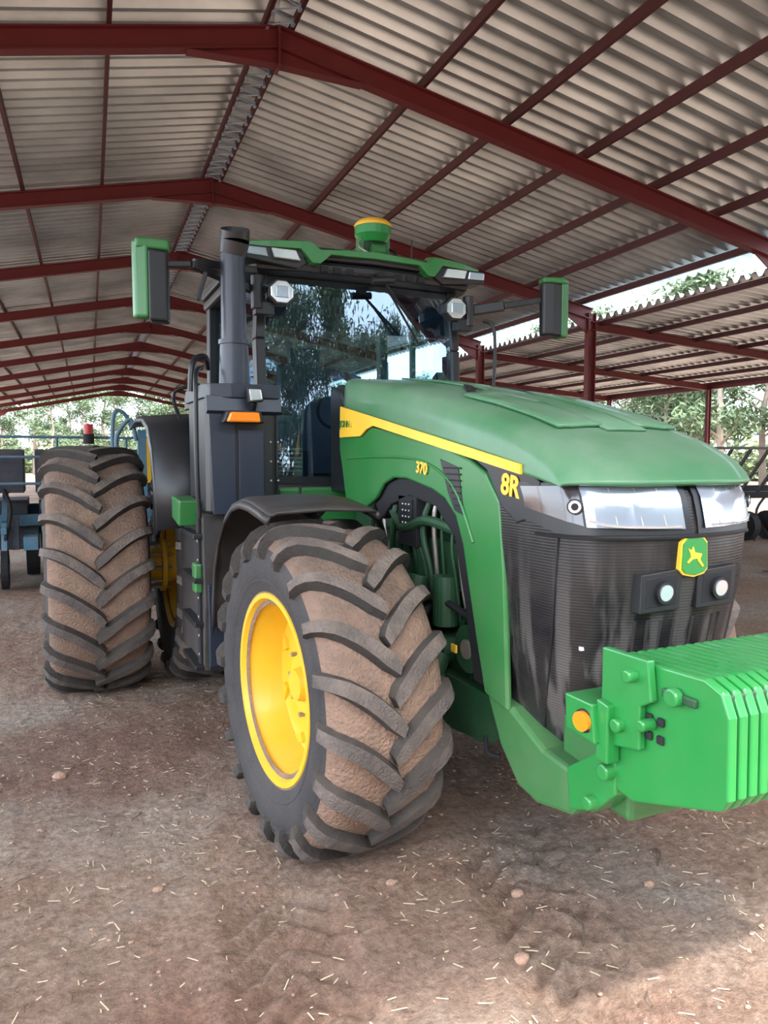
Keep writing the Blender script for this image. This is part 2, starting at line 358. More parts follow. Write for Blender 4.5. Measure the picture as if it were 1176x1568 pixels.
for s in(-1,1):
    g.tube([nose(s*4.6,1.7,.004),nose(s*4.7,1.3,.004),nose(s*4.8,.85,.004)],.006,BLK,seg=6)
for s in (-1,1):
    for k in range(4):
        g.tube([nose(s*(.35+.45*k),1.36,-.002),nose(s*(.35+.45*k),.95,.002)],.009,BLKD,seg=6)
g.tube([nose(u*.5,1.69,.006) for u in range(-11,12)],.009,BLK,seg=6,sub=2)
c=nose(-3.3,1.2,.003); g.box(c[0]-.016,c[0]+.016,c[1]-.004,c[1]+.01,1.235,1.25,WHITE)
g.done('grille_trim',T,smooth=True)
SMOKE=mat('smoked_lens',(.04,.034,.038),.12,.2,coat=1)
for s in(-1,1):
    def patch(name,u0,u1,zf0,zf1,m,off,n=16,nz=4):
        rows=[]
        for i in range(n+1):
            u=u0+(u1-u0)*i/n; t=i/n
            rows.append([nose(s*u,zf0(t)+(zf1(t)-zf0(t))*k/nz,off) for k in range(nz+1)])
        o=B().grid(rows,m).done(name,T,smooth=True); o.modifiers['es'].split_angle=1.3
        return o
    patch('headlight_housing',.12,6.1,lambda t:1.700+.03*max(0,(t-.75)*4)*1.6,lambda t:1.897,BLK,.010)
    patch('headlight_reflector',.35,3.4,lambda t:1.722+.01*t,lambda t:1.885,LAMPG,.016)
    patch('headlight_side_lens',3.5,5.8,lambda t:1.735+.06*t,lambda t:1.89-.01*t,SMOKE,.016)
    q=B()
    c=Vector(nose(s*3.75,1.81,.02)); q.cyl(c,c+Vector((s*.010,-.012,0)),.030,BLK); q.cyl(c,c+Vector((s*.012,-.015,0)),.024,CHROME); q.cyl(c,c+Vector((s*.014,-.018,0)),.014,DARK)
    q.tube([nose(s*.5,1.732,.02),nose(s*1.5,1.732,.02),nose(s*2.6,1.738,.02),nose(s*3.3,1.755,.02)],.006,CHROME,seg=6)
    for k in (1,2,3):
        q.tube([nose(s*(.2+.75*k),1.735,.017),nose(s*(.25+.75*k),1.88,.017)],.003,STEEL,seg=6)
    q.done('headlight_bulbs',T,smooth=True)
    c=Vector(nose(s*.95 if s>0 else s*1.05,1.48,.0)); 
    q=B(); q.prism('y',[(c.x-.105,1.55),(c.x+.105,1.565),(c.x+.09,1.405),(c.x-.11,1.40)],c.y-.025,c.y+.03,BLK)
    q.prism('y',[(c.x-.08,1.535),(c.x+.08,1.545),(c.x+.07,1.425),(c.x-.085,1.42)],c.y-.027,c.y-.02,DARK)
    q.done('work_light_pod',T,bevel=.006)
    q=B(); q.cyl((c.x,c.y-.005,1.48),(c.x,c.y-.045,1.478),.044,BLK,seg=24); q.cyl((c.x,c.y-.03,1.48),(c.x,c.y-.049,1.478),.032,CHROME,seg=24); q.done('work_light',T,smooth=True)
q=B(); W_=.066;H_=.072
pl=[(-W_,-.045),(-W_*.93,H_*.7),(-W_*.6,H_),(W_*.6,H_),(W_*.93,H_*.7),(W_,-.045),(W_*.75,-.062),(0,-.072),(-W_*.75,-.062)]
ec=(0,nose(0,1.61)[1],1.61)
q.prism('y',[(x*1.12,1.61+z*1.12) for x,z in pl],ec[1]-.012,ec[1]+.01,YDEC); q.prism('y',[(x,1.61+z) for x,z in pl],ec[1]-.018,ec[1],GREENW)
deer=[(-.04,-.035),(-.022,-.012),(-.03,.008),(-.012,.012),(.004,.014),(.012,.036),(.02,.022),(.036,.03),(.026,.012),(.022,-.002),(.04,-.02),(.034,-.024),(.014,-.01),(-.008,-.008),(-.012,-.018),(-.034,-.04)]
q.prism('y',[(-x*1.1,1.612+z*1.1) for x,z in deer],ec[1]-.021,ec[1]-.017,YDEC)
q.done('nose_emblem',T)
def text(name,body,size,pos,m,X=(0,-1,0),Y=(0,0,1),ext=.002,fat=.012):
    cu=bpy.data.curves.new(name,'FONT'); cu.body=body; cu.size=size; cu.extrude=ext; cu.materials.append(m); cu.offset=size*fat
    ob=bpy.data.objects.new(name,cu); C.objects.link(ob); X=Vector(X).normalized();Y=Vector(Y).normalized();Z=X.cross(Y)
    M=Matrix((X,Y,Z)).transposed().to_4x4(); M.translation=pos; ob.matrix_world=M; ob.parent=T; return ob
text('model_decal','8R',.125,(-.506,2.715,1.845),YDEC,X=(0,-1,-.12),Y=(0,-.12,1),fat=.03)
text('power_decal','370',.085,(-.504,3.54,1.92),YDEC,X=(0,-1,-.1),Y=(0,-.1,1),fat=.03)
text('maker_decal','JOHN DEERE',.062,(-.521,4.64,2.20),GREEN,X=(0,-1,-.1),Y=(0,0,1),fat=.005)
# ---- engine bay
e=B()
e.box(-.30,.30,3.0,4.9,1.0,2.0,GREEND); e.box(-.36,.36,3.2,4.9,.75,1.05,GREEND); e.box(-.34,.34,2.3,4.4,.62,.86,GREEND)
for i in range(4): e.box(-.38,-.28,3.3+.28*i,3.5+.28*i,1.3,1.55,GREEND)
e.cyl((-.42,3.35,1.12),(-.42,3.35,1.38),.07,GREEND); e.cyl((-.42,3.6,1.05),(-.42,3.6,1.33),.055,BLK); e.cyl((-.40,3.95,1.1),(-.40,3.95,1.35),.06,GREEND)
e.cyl((-.44,3.1,1.05),(-.30,3.1,1.05),.12,GREEND); e.cyl((-.45,3.1,1.05),(-.44,3.1,1.05),.05,STEEL)
e.cyl((-.44,3.42,.98),(-.2,3.42,.98),.09,GREEND); e.cyl((-.48,3.3,.86),(-.44,3.9,1.0),.03,GREEND)
e.box(-.46,-.34,3.62,3.85,1.5,1.78,DARK); e.box(-.47,-.45,3.66,3.82,1.6,1.76,BLK)
for i in range(3):
    for j in range(4): e.cyl((-.475,3.69+.04*i,1.63+.035*j),(-.465,3.69+.04*i,1.63+.035*j),.005,WHITE,seg=8)
for k in range(14):
    y=3.1+.09*k
    e.tube([(-.33,y,1.9),(-.43,y+random.uniform(-.1,.1),1.62+random.uniform(-.05,.1)),(-.40,y+random.uniform(-.15,.15),1.35),(-.36,y+random.uniform(-.1,.1),1.1)],random.choice([.010,.014,.020]),random.choice([DARK,GREEND,BLK,STEEL]) if k%4==0 else random.choice([DARK,GREEND,GREEND]),seg=8)
e.tube([(-.40,4.1,1.72),(-.45,3.8,1.60),(-.46,3.5,1.66),(-.42,3.2,1.62)],.028,GREEND)
e.tube([(-.38,4.0,1.25),(-.46,3.7,1.18),(-.46,3.4,1.26),(-.40,3.15,1.2)],.02,DARK)
e.box(-.475,-.465,3.15,3.2,1.02,1.06,YDEC)
e.done('engine',T,bevel=.012)
a=B(); a.beam((-1.0,FY,.78),(1.0,FY,.78),.24,.26,GREEND); a.cyl((-.82,FY,.78),(-.62,FY,.78),.2,GREEND); a.cyl((.82,FY,.78),(.62,FY,.78),.2,GREEND)
a.cyl((-.66,FY-.28,.72),(.66,FY-.28,.72),.045,GREEND); a.cyl((-.60,FY-.25,.62),(-.45,FY-.25,.98),.06,GREEND)
a.cyl((-.55,FY,.9),(-.45,FY,1.35),.06,GREEND); a.beam((-.7,FY+.2,1.0),(-.35,FY+.5,1.3),.1,.1,GREEND)
a.tube([(-.62,FY-.1,.95),(-.55,FY-.2,1.15),(-.42,FY-.1,1.2)],.018,DARK)
a.prism('x',[(2.75,.86),(3.6,.86),(3.6,.66),(3.3,.58),(2.95,.62),(2.75,.72)],-.42,.42,GREEND)
a.tube([(-.42,2.95,.66),(-.44,2.9,.60),(-.40,2.85,.59)],.012,DARK)
a.done('front_axle',T,bevel=.02)
# ---- front weights
prof=[(2.03,1.28),(1.98,1.31),(1.60,1.325),(1.535,1.30),(1.505,1.23),(1.50,.98),(1.53,.935),(1.89,.81),(1.96,.82),(2.0,.86),(2.03,.95)]
w=B(); n=22; pitch=1.0/n
for i in range(n):
    x=-.5+pitch*i; w.prism('x',prof,x+.004,x+pitch-.005,GREENW)
w.box(-.49,.49,1.53,2.0,.97,1.29,GREEND)
w.done('suitcase_weights',T,bevel=.009,bseg=3)
w=B()
w.prism('x',[(2.02,1.33),(1.80,1.335),(1.78,1.20),(1.83,1.17),(1.83,1.02),(2.02,.98)],-.53,-.50,GREENW)
w.cyl((-.57,1.86,1.27),(-.50,1.86,1.27),.022,GREENW); w.cyl((-.56,1.92,1.08),(-.50,1.92,1.08),.024,GREENW); w.cyl((-.56,1.80,1.12),(-.5,1.80,1.12),.02,GREENW)
w.cyl((-.535,1.70,1.24),(-.50,1.70,1.24),.030,GREENW); w.box(-.512,-.495,1.62,1.76,1.225,1.255,GREEND)
for z in(1.12,1.06): 
    for y in(1.75,1.80): w.box(-.508,-.495,y,y+.03,z,z+.03,DARK)
w.prism('x',[(2.16,1.13),(2.01,1.13),(1.99,.99),(2.15,1.0)],-.58,-.40,GREENW)
w.prism('x',[(2.01,1.15),(1.95,1.14),(1.95,.93),(2.01,.93)],-.56,-.50,GREENW)
w.prism('x',[(2.02,.98),(1.97,.98),(1.97,.80),(2.08,.69),(2.22,.64),(2.24,.80),(2.1,.9)],-.50,-.40,GREENW)
w.cyl((-.54,2.0,.88),(-.4,2.0,.88),.03,GREENW); w.cyl((-.54,2.08,.73),(-.38,2.08,.73),.026,GREENW)
w.done('weight_bracket',T,bevel=.008)
w=B().box(-.40,.40,2.0,2.4,.66,.95,GREEN); w.box(-.3,.3,2.2,2.8,.64,.80,GREEND); w.done('weight_carrier',T,bevel=.02)
w=B(); w.cyl((-.535,2.055,1.06),(-.60,2.045,1.06),.036,AMB); w.cyl((-.535,2.055,1.06),(-.585,2.046,1.06),.043,BLK); w.done('side_marker_lamp',T,smooth=True)
fp=[(3.45,1.735),(3.62,1.755),(3.80,1.775),(4.02,1.78),(4.22,1.745),(4.42,1.66),(4.60,1.52),(4.73,1.34),(4.80,1.10),(4.82,.9)]
for s in(-1,1):
    rows=[[(s*1.36,y,z-.06),(s*1.345,y,z-.015),(s*1.30,y,z),(s*1.05,y,z+.012),(s*.80,y,z),(s*.76,y,z-.015),(s*.745,y,z-.05)] for y,z in fp]
    o=B().grid(rows,BLKD).done('front_fender',T,smooth=True); m_=o.modifiers.new('t','SOLIDIFY'); m_.thickness=.018
    f=B(); f.tube([(s*.5,4.1,1.2),(s*.75,4.25,1.55),(s*.95,4.25,1.70)],.03,BLK)
    f.tube([(s*.5,3.95,1.5),(s*.66,3.70,1.66),(s*.78,3.6,1.72)],.02,BLK)
    f.done('front_fender_bracket',T,smooth=True)
# ---- emission box, exhaust, side column
b=B()
b.prism('z',[(-1.35,5.6),(-1.35,4.98),(-1.32,4.92),(-1.20,4.88),(-.90,4.88),(-.86,4.92),(-.86,5.6)],1.62,2.42,BLK)
b.done('emission_box',T,bevel=.02)
b=B()
b.prism('z',[(-1.37,5.6),(-1.37,4.97),(-1.33,4.88),(-1.2,4.84),(-.88,4.84),(-.85,4.9),(-.85,5.6)],2.39,2.48,SLATE)
b.prism('x',[(4.86,2.4),(4.84,2.3),(4.875,2.28),(4.9,2.4)],-1.36,-.86,SLATE)
b.box(-1.15,-.98,4.862,4.89,1.64,2.18,SLATE)
b.prism('y',[(-1.345,2.35),(-1.17,2.35),(-1.17,1.62),(-1.32,1.62)],4.872,4.9,SLATE)
for i in range(4): b.cyl((-.93,4.875,2.1-.13*i),(-.93,4.868,2.1-.13*i),.008,STEEL,seg=8); b.cyl((-.88,4.875,2.1-.13*i),(-.88,4.868,2.1-.13*i),.008,STEEL,seg=8)
b.done('emission_box_cover',T,bevel=.015)
b=B()
b.cyl((-1.13,5.05,2.48),(-1.13,5.05,2.76),.105,SLATE,r1=.095,seg=32); b.cyl((-1.13,5.05,2.76),(-1.13,5.05,2.79),.105,SLATE,seg=32)
b.cyl((-1.13,5.05,2.79),(-1.13,5.05,3.36),.085,SLATE,r1=.082,seg=32)
b.cyl((-1.13,5.05,3.36),(-1.12,5.03,3.44),.086,BLK,r1=.098,seg=32,caps=False)
R_=.098; top_v=[];bot_v=[];in_v=[]
for i in range(32):
    a_=2*math.pi*i/32; cx_,sy_=R_*math.cos(a_),R_*math.sin(a_)
    bot_v.append((-1.12+cx_,5.03+sy_,3.44)); top_v.append((-1.12+cx_*.98,5.01+sy_*.98,3.50+ .45*(sy_)+.1*cx_+.02)); in_v.append((-1.12+cx_*.86,5.01+sy_*.86,3.47))
v_=bot_v+top_v+in_v; f_=[(i,(i+1)%32,32+(i+1)%32,32+i) for i in range(32)]+[(32+i,32+(i+1)%32,64+(i+1)%32,64+i) for i in range(32)]
b.add(v_,f_,BLK); b.add(in_v,[tuple(range(32))],DARK)
b.done('exhaust_stack',T,smooth=True)
b=B(); b.prism('y',[(-1.25,2.30),(-1.02,2.30),(-1.0,2.22),(-1.28,2.22)],4.76,4.86,BLK); b.prism('y',[(-1.23,2.29),(-1.04,2.29),(-1.03,2.225),(-1.255,2.225)],4.735,4.765,AMB); b.done('turn_signal',T,bevel=.012)
b=B(); b.prism('y',[(-1.12,2.45),(-1.02,2.45),(-1.01,2.36),(-1.11,2.35)],4.74,4.80,BLK); b.prism('y',[(-1.11,2.44),(-1.03,2.44),(-1.02,2.37),(-1.10,2.36)],4.73,4.745,CHROME); b.cyl((-1.06,4.8,2.36),(-1.06,4.85,2.3),.02,BLK); b.done('corner_lamp',T,bevel=.008)
b=B(); b.tube([(-1.40,4.95,1.6),(-1.42,4.9,1.9),(-1.42,4.9,2.4),(-1.40,4.98,2.56),(-1.34,5.1,2.6)],.016,BLK); b.tube([(-1.40,5.2,2.45),(-1.38,5.2,2.65),(-1.28,5.3,2.70),(-1.22,5.5,2.65)],.022,BLK)
b.tube([(.93,5.1,2.2),(.95,5.05,2.6),(.95,5.05,3.0),(.88,5.1,3.08)],.014,BLK); b.tube([(-.74,4.9,1.62),(-.72,4.88,1.8)],.01,BLK)
b.done('handrails',T,smooth=True)
b=B(); b.prism('x',[(4.95,1.62),(4.92,1.0),(4.98,.55),(5.2,.50),(5.9,.55),(5.9,1.62)],-1.38,-.80,BLKD)
b.prism('x',[(4.90,1.15),(4.88,.6),(4.93,.55),(4.95,1.15)],-1.36,-.95,SLATE)
for i in range(4): b.box(-1.44,-1.12,4.98,5.5,.55+.3*i,.585+.3*i,BLK)
for i in range(7):
    b.cyl((-1.39,5.05,.65+.13*i),(-1.405,5.05,.65+.13*i),.012,STEEL,seg=8)
b.box(-1.40,-1.38,5.02,5.1,.55,1.6,DARK)
b.done('step_column',T,bevel=.012)
b=B(); b.prism('x',[(5.15,1.70),(5.5,1.72),(5.5,1.56),(5.2,1.52)],-1.50,-1.36,GREEN); b.prism('x',[(5.0,1.28),(5.12,1.28),(5.12,1.08),(5.0,1.08)],-1.43,-1.38,GREEN); b.box(.6,1.2,4.9,5.9,.6,1.5,BLKD); b.box(-.8,.8,4.95,5.2,1.45,1.62,GREEN); b.done('side_platform',T,bevel=.012)
# ---- cab
CAB0=len(ALL)
b=B(); b.prism('x',[(5.0,1.80),(4.95,1.60),(5.1,1.3),(6.9,1.3),(6.9,1.85),(5.1,1.85)],-.86,.86,BLK); b.box(-.80,.80,4.85,5.0,1.68,1.78,GREEN)
b.done('cab_base',T,bevel=.02)
def ws(x,z):
    t=(z-1.8)/1.6; return 5.08+.10*t+.07*(abs(x)/.84)**2.2
b=B()
for s in(-1,1):
    pts=[(1.75,s*.80),(2.3,s*.825),(2.9,s*.83),(3.42,s*.80)]
    for (z0,x0),(z1,x1) in zip(pts,pts[1:]):
        b.beam((x0,ws(x0,z0)+.03,z0),(x1,ws(x1,z1)+.03,z1),.075,.11,BLK,up=(0,1,0))
    b.beam((s*.88,6.75,1.4),(s*.86,6.75,3.42),.1,.12,BLK,up=(0,1,0)); b.beam((s*.87,5.3,1.84),(s*.87,6.75,1.84),.05,.06,BLK)
    b.beam((s*.87,6.05,1.84),(s*.85,6.05,3.42),.05,.06,BLK,up=(0,1,0))
b.box(-.86,.86,5.25,5.35,3.34,3.42,BLK)
b.done('cab_pillars',T,bevel=.012)
rows=[[(x,ws(x,z)-.0,z) for x in [-.80+.1*k for k in range(17)]] for z in [1.8+.1*k for k in range(17)]]
B().grid(rows,GLASS).done('windshield',T,smooth=True)
for s in(-1,1):
    B().add([(s*.865,5.25,1.86),(s*.865,6.72,1.86),(s*.85,6.72,3.4),(s*.85,5.28,3.4)],[(0,1,2,3)],GLASS).done('side_window',T)
B().add([(-.84,6.86,1.9),(.84,6.86,1.9),(.84,6.9,3.4),(-.84,6.9,3.4)],[(0,1,2,3)],GLASS).done('rear_window',T)
pl=[(-.97,5.22),(-.90,5.06),(-.6,5.0),(0,4.96),(.6,5.0),(.90,5.06),(.97,5.22),(.95,6.8),(.85,7.05),(-.85,7.05),(-.95,6.8)]
b=B(); b.prism('z',[(x*.98,y+.03) for x,y in pl],3.41,3.50,BLK); b.done('roof_fascia',T,bevel=.03)
b=B(); b.prism('z',pl,3.50,3.59,BLK); b.prism('z',[(x*.85,5.1+(y-5.1)*.9+.08) for x,y in pl],3.59,3.62,GREEN); b.done('roof_top',T,bevel=.03)
def gy(x): return 4.93+.16*(abs(x)/.98)**3
xs=[(-1.0,3.555,3.595),(-.80,3.555,3.605),(-.58,3.555,3.61),(-.50,3.46,3.61),(-.44,3.46,3.56),(-.36,3.53,3.565),(-.2,3.53,3.575),(0,3.535,3.585),(.2,3.53,3.575),(.36,3.53,3.565),(.44,3.46,3.56),(.50,3.46,3.61),(.58,3.555,3.61),(.80,3.555,3.605),(.98,3.555,3.595)]
v=[];f=[]
for x,a_,c_ in xs: v+=[(x,gy(x),a_),(x,gy(x),c_),(x,gy(x)+.14,c_+.03),(x,gy(x)+.14,a_)]
for i in range(len(xs)-1):
    for j in range(4): f.append((i*4+j,i*4+(j+1)%4,(i+1)*4+(j+1)%4,(i+1)*4+j))
f+=[(0,1,2,3),tuple(len(v)-1-k for k in range(4))]
B().add(v,f,GREEN).done('roof_green_visor',T,bevel=.006)
b=B()
for s in(-1,1):
    b.prism('y',[(s*.58,3.555),(s*.52,3.47),(s*.60,3.42),(s*.98,3.46),(s*.98,3.555)],5.0,5.2,BLK)
b.done('roof_lamp_housing',T,bevel=.01)
b=B()
for s in(-1,1):
    b.prism('y',[(s*.62,3.54),(s*.585,3.47),(s*.78,3.475),(s*.80,3.54)],4.965,5.0,CHROME)
    b.prism('y',[(s*.835,3.54),(s*.82,3.48),(s*.97,3.485),(s*.97,3.54)],4.985,5.02,LAMPG)
b.done('roof_lamps',T,bevel=.006)
b=B()
for i in range(9): b.box(-.42+.1*i,-.36+.1*i,5.0,5.06,3.42,3.46,DARK)
b.tube([(0.05,5.0,3.44),(.1,4.98,3.36),(.22,5.0,3.22),(.40,5.03,3.02)],.012,DARK); b.tube([(.40,5.04,2.92),(.14,5.0,3.30)],.01,DARK); b.cyl((0.05,4.95,3.42),(0.05,5.1,3.42),.035,DARK)
b.cyl((-.03,4.96,3.38),(.15,4.96,3.40),.03,BLK)
b.done('wiper',T,smooth=True)
for s in(-1,1):
    b=B(); c=Vector((s*.72,5.0,3.23))
    oct_=[(c.x+.105*math.cos(math.pi/8+i*math.pi/4),c.z+.105*math.sin(math.pi/8+i*math.pi/4)) for i in range(8)]
    b.prism('y',oct_,5.01,5.09,BLK); b.prism('y',[(c.x+(x-c.x)*.86,c.z+(z-c.z)*.86) for x,z in oct_],4.985,5.01,CHROME)
    b.prism('y',[(c.x-.05,c.z+.045),(c.x+.05,c.z+.045),(c.x+.05,c.z-.045),(c.x-.05,c.z-.045)],4.975,4.99,LAMPG)
    b.cyl((s*.78,5.08,3.22),(s*.86,5.15,3.30),.03,BLK); b.cyl((s*.88,5.08,3.1),(s*.88,5.08,3.36),.045,BLK)
    b.box(min(s*.76,s*.9),max(s*.76,s*.9),5.05,5.14,3.06,3.16,BLK)
    b.done('cab_work_light',T,bevel=.006)
B().cyl((.62,5.6,3.6),(.62,5.6,3.92),.006,BLK).cyl((-.85,6.2,3.6),(-.85,6.2,4.0),.005,BLK).done('antennas',T)
b=B(); b.box(-.28,.28,6.1,6.6,1.85,2.2,SEAT); b.prism('x',[(6.5,2.15),(6.7,2.15),(6.78,2.85),(6.68,2.9),(6.55,2.5)],-.26,.26,SEAT); b.box(-.15,.15,6.66,6.76,2.9,3.08,SEAT)
b.box(-.12,.12,5.4,5.6,1.8,2.3,DARK); b.box(-.75,-.35,5.9,6.6,1.85,2.3,SEAT); b.box(-.70,-.42,5.75,5.8,2.35,2.55,DARK); b.box(-.74,-.34,5.5,5.9,1.85,2.05,SLATE)
for i in range(6): b.box(-.68,-.42,5.48,5.5,1.88+.035*i,1.895+.035*i,STEEL)
R=.2; b.tube([(R*math.cos(t),5.72-.1*math.sin(t),2.42+R*.85*math.sin(t)) for t in [2*math.pi*i/16 for i in range(17)]],.016,DARK)
b.box(-.8,.8,6.7,6.8,1.8,2.15,DARK); b.box(.55,.75,5.5,5.6,2.25,2.45,SLATE); b.box(-.8,.8,5.6,6.8,3.3,3.38,SEAT); b.box(-.66,-.60,5.46,5.49,2.05,2.10,AMB)
b.done('cab_interior',T,bevel=.02)
for ob in ALL[CAB0:]:
    for v in ob.data.vertices:
        v.co.y+=.22; v.co.z-=.06*min(max((v.co.z-2.6)/.8,0),1); v.co.x-=.02
b=B(); gx,gy_=.17,5.67
b.cyl((gx,gy_,3.80),(gx,gy_,3.88),.150,GREENW,r1=.150,seg=32); b.cyl((gx,gy_,3.74),(gx,gy_,3.80),.11,GREENW,r1=.148,seg=32)
b.sphere((gx,gy_,3.88),.152,.152,.06,YEL,a=32,zmin=0); b.cyl((gx,gy_,3.865),(gx,gy_,3.885),.154,YEL,seg=32)
b.box(gx-.10,gx+.10,gy_-.06,gy_+.06,3.50,3.74,GREEND); b.cyl((gx-.05,gy_-.1,3.66),(gx+.05,gy_-.1,3.66),.05,GREEN)
b.box(gx-.13,gx-.09,gy_-.05,gy_+.05,3.6,3.78,GREEN); b.box(gx+.09,gx+.13,gy_-.05,gy_+.05,3.6,3.78,GREEN)
b.tube([(gx+.1,gy_,3.72),(gx+.16,gy_-.1,3.66),(gx+.1,gy_-.15,3.58)],.012,DARK); b.tube([(gx-.1,gy_,3.78),(gx-.15,gy_-.08,3.68),(gx-.05,gy_-.15,3.60)],.010,STEEL)
b.done('gps_receiver',T,smooth=True)
b=B()
b.prism('z',[(-1.78,5.12),(-1.76,5.06),(-1.68,5.03),(-1.66,5.16)],2.90,3.40,GREEN)
b.prism('z',[(-1.685,5.02),(-1.56,5.04),(-1.53,5.16),(-1.66,5.17)],2.88,3.34,BLK); b.prism('z',[(-1.76,5.04),(-1.55,5.03),(-1.52,5.14),(-1.74,5.17)],3.34,3.41,GREEN)
b.done('mirror_right_housing',T,bevel=.02,bseg=3)
b=B()
b.prism('z',[(1.44,5.14),(1.42,5.06),(1.50,5.02),(1.60,5.03),(1.60,5.16)],3.0,3.43,BLK); b.prism('z',[(1.59,5.02),(1.68,5.05),(1.69,5.14),(1.59,5.17)],2.99,3.45,GREEN); b.prism('z',[(1.42,5.05),(1.60,5.0),(1.68,5.05),(1.68,5.14),(1.44,5.16)],3.42,3.47,GREEN)
b.done('mirror_left_housing',T,bevel=.02,bseg=3)
b=B()
b.beam((-.9,5.35,3.20),(-1.4,5.1,3.28),.06,.05,BLK); b.beam((-1.4,5.1,3.28),(-1.6,5.1,3.26),.05,.04,BLK); b.beam((-1.30,5.1,3.24),(-1.36,5.1,3.05),.03,.03,BLK); b.beam((-.9,5.32,3.34),(-1.38,5.1,3.30),.04,.05,BLK)
b.beam((.9,5.35,3.20),(1.15,5.22,3.24),.07,.08,BLK); b.beam((1.15,5.22,3.24),(1.50,5.1,3.30),.05,.05,BLK)
b.done('mirror_arms',T,bevel=.008)
rf=[(5.70,1.45),(5.74,1.8),(5.86,2.08),(6.06,2.26),(6.4,2.34),(6.9,2.36),(7.4,2.31)]
for s in(-1,1):
    rows=[[(s*1.60,y+.02,z-.05),(s*1.58,y,z),(s*1.3,y,z+.02),(s*.88,y,z+.03)] for y,z in rf]
    o=B().grid(rows,BLK).done('rear_fender',T,smooth=True); m_=o.modifiers.new('t','SOLIDIFY'); m_.thickness=.03
    b=B(); b.box(s*1.2-.08,s*1.2+.08,6.0,6.2,2.38,2.5,BLK); b.tube([(s*1.35,6.0,2.3),(s*1.4,5.95,2.50),(s*1.2,5.95,2.57)],.016,BLK)
    b.done('rear_fender_lamp',T,bevel=.01)
b=B(); b.tube([(-1.72,7.3,2.0),(-1.72,7.3,2.2),(-1.60,7.3,2.35),(-1.55,7.3,2.15)],.02,BLUE); b.done('rear_hose',T,smooth=True)
# ================================================================ SHED
SL=Matrix.Translation((.41,9.15,0))@Matrix.Rotation(math.radians(-2.6),4,'Z')
ZR=7.25; LE=8.75; TAN=(7.25-5.47)/8.75; SP=5.3; Q0=-2; Q1=10
LZ0=5.10; LL0=8.95; LL1=17.8; LZ1=4.45
qa=Q0*SP; qb=Q1*SP
def ROOFM():
    m,nt,b=nodes('galvanised_roof'); N=nt.nodes;L=nt.links
    tc=N.new('ShaderNodeTexCoord'); n=N.new('ShaderNodeTexNoise'); n.inputs['Scale'].default_value=.8; n.inputs['Detail'].default_value=8; L.new(tc.outputs['Object'],n.inputs['Vector'])
    r=N.new('ShaderNodeValToRGB'); r.color_ramp.elements[0].color=(.33,.36,.36,1); r.color_ramp.elements[1].color=(.62,.68,.68,1); r.color_ramp.elements[0].position=.3; r.color_ramp.elements[1].position=.7
    L.new(n.outputs['Fac'],r.inputs[0]); L.new(r.outputs[0],b.inputs['Base Color']); b.inputs['Metallic'].default_value=.7; b.inputs['Roughness'].default_value=.34
    return m
ROOF=ROOFM()
b=B()
def corr(l0,z0,l1,z1,pit=.27,h=.105,a=qa-.3,c=qb+.3):
    rows=[[],[]]; q=a
    while q<c:
        for dq,dz in((0,0),(.065,0),(.12,h),(.195,h)):
            for k,(l,z) in enumerate(((l0,z0),(l1,z1))): rows[k].append((l,q+dq*pit/.25,z+dz))
        q+=pit
    b.grid(rows,ROOF)
corr(.0,ZR+.16,LE+.25,ZR+.16-TAN*(LE+.25)); corr(0,ZR+.16,-LE-.25,ZR+.16-TAN*(LE+.25))
corr(LL0,LZ0+.13,LL1+.3,LZ1+.11)
b.grid([[(l,q,ZR+.30-abs(l)*TAN) for l in(-.3,0,.3)] for q in(qa-.3,qb+.3)],ROOF)
ce=b.done('ceiling'); ce.matrix_world=SL
SF=empty('shed_steel_frame'); SF.matrix_world=SL
b=B(); po=B()
def ibeam(p0,p1,h=.26,w=.15,t=.02,B_=b,m=REDST,up=(0,0,1)):
    p0=Vector(p0);p1=Vector(p1);d=(p1-p0).normalized();r=d.cross(Vector(up)).normalized();u=r.cross(d)
    B_.beam(p0+u*(h/2-t/2),p1+u*(h/2-t/2),w,t,m,up); B_.beam(p0-u*(h/2-t/2),p1-u*(h/2-t/2),w,t,m,up); B_.beam(p0,p1,t,h-t,m,up)
for k in range(Q0,Q1+1):
    q=k*SP
    for s in(-1,1):
        ibeam((0,q,ZR-.13),(s*LE,q,ZR-.13-TAN*LE))
        b.prism('y',[(0,ZR-.24),(s*1.15,ZR-.24-TAN*1.15),(s*.9,ZR-.27-TAN*.9),(0,ZR-.45)],q-.012,q+.012,REDST)
        b.beam((0,q,ZR-.45),(s*1.1,q,ZR-.27-TAN*1.1),.15,.018,REDST)
        b.prism('y',[(s*LE,ZR-.2-TAN*LE),(s*(LE-.9),ZR-.24-TAN*(LE-.9)),(s*LE,ZR-.65-TAN*LE)],q-.012,q+.012,REDST)
        ibeam((s*LE,q,0),(s*LE,q,ZR-.1-TAN*LE),h=.22,w=.15,up=(1,0,0),B_=po)
        po.box(s*LE-.17,s*LE+.17,q-.15,q+.15,0,.02,REDST)
    b.box(-.012,.012,q-.1,q+.1,ZR-.5,ZR+.02,REDST)
    ibeam((LE,q,LZ0-.02),(LL1,q,LZ1-.05),h=.2,w=.12)
    ibeam((LL1,q,0),(LL1,q,LZ1),h=.15,w=.12,up=(1,0,0),B_=po)
b.done('rafters',SF); po.done('posts',SF)
b=B()
for s in(-1,1):
    for L_ in(1.95,3.25,4.55,5.85,7.1,8.45):
        z=ZR+.075-TAN*L_
        b.beam((s*L_,qa-.2,z),(s*L_,qb+.2,z),.05,.13,PURL)
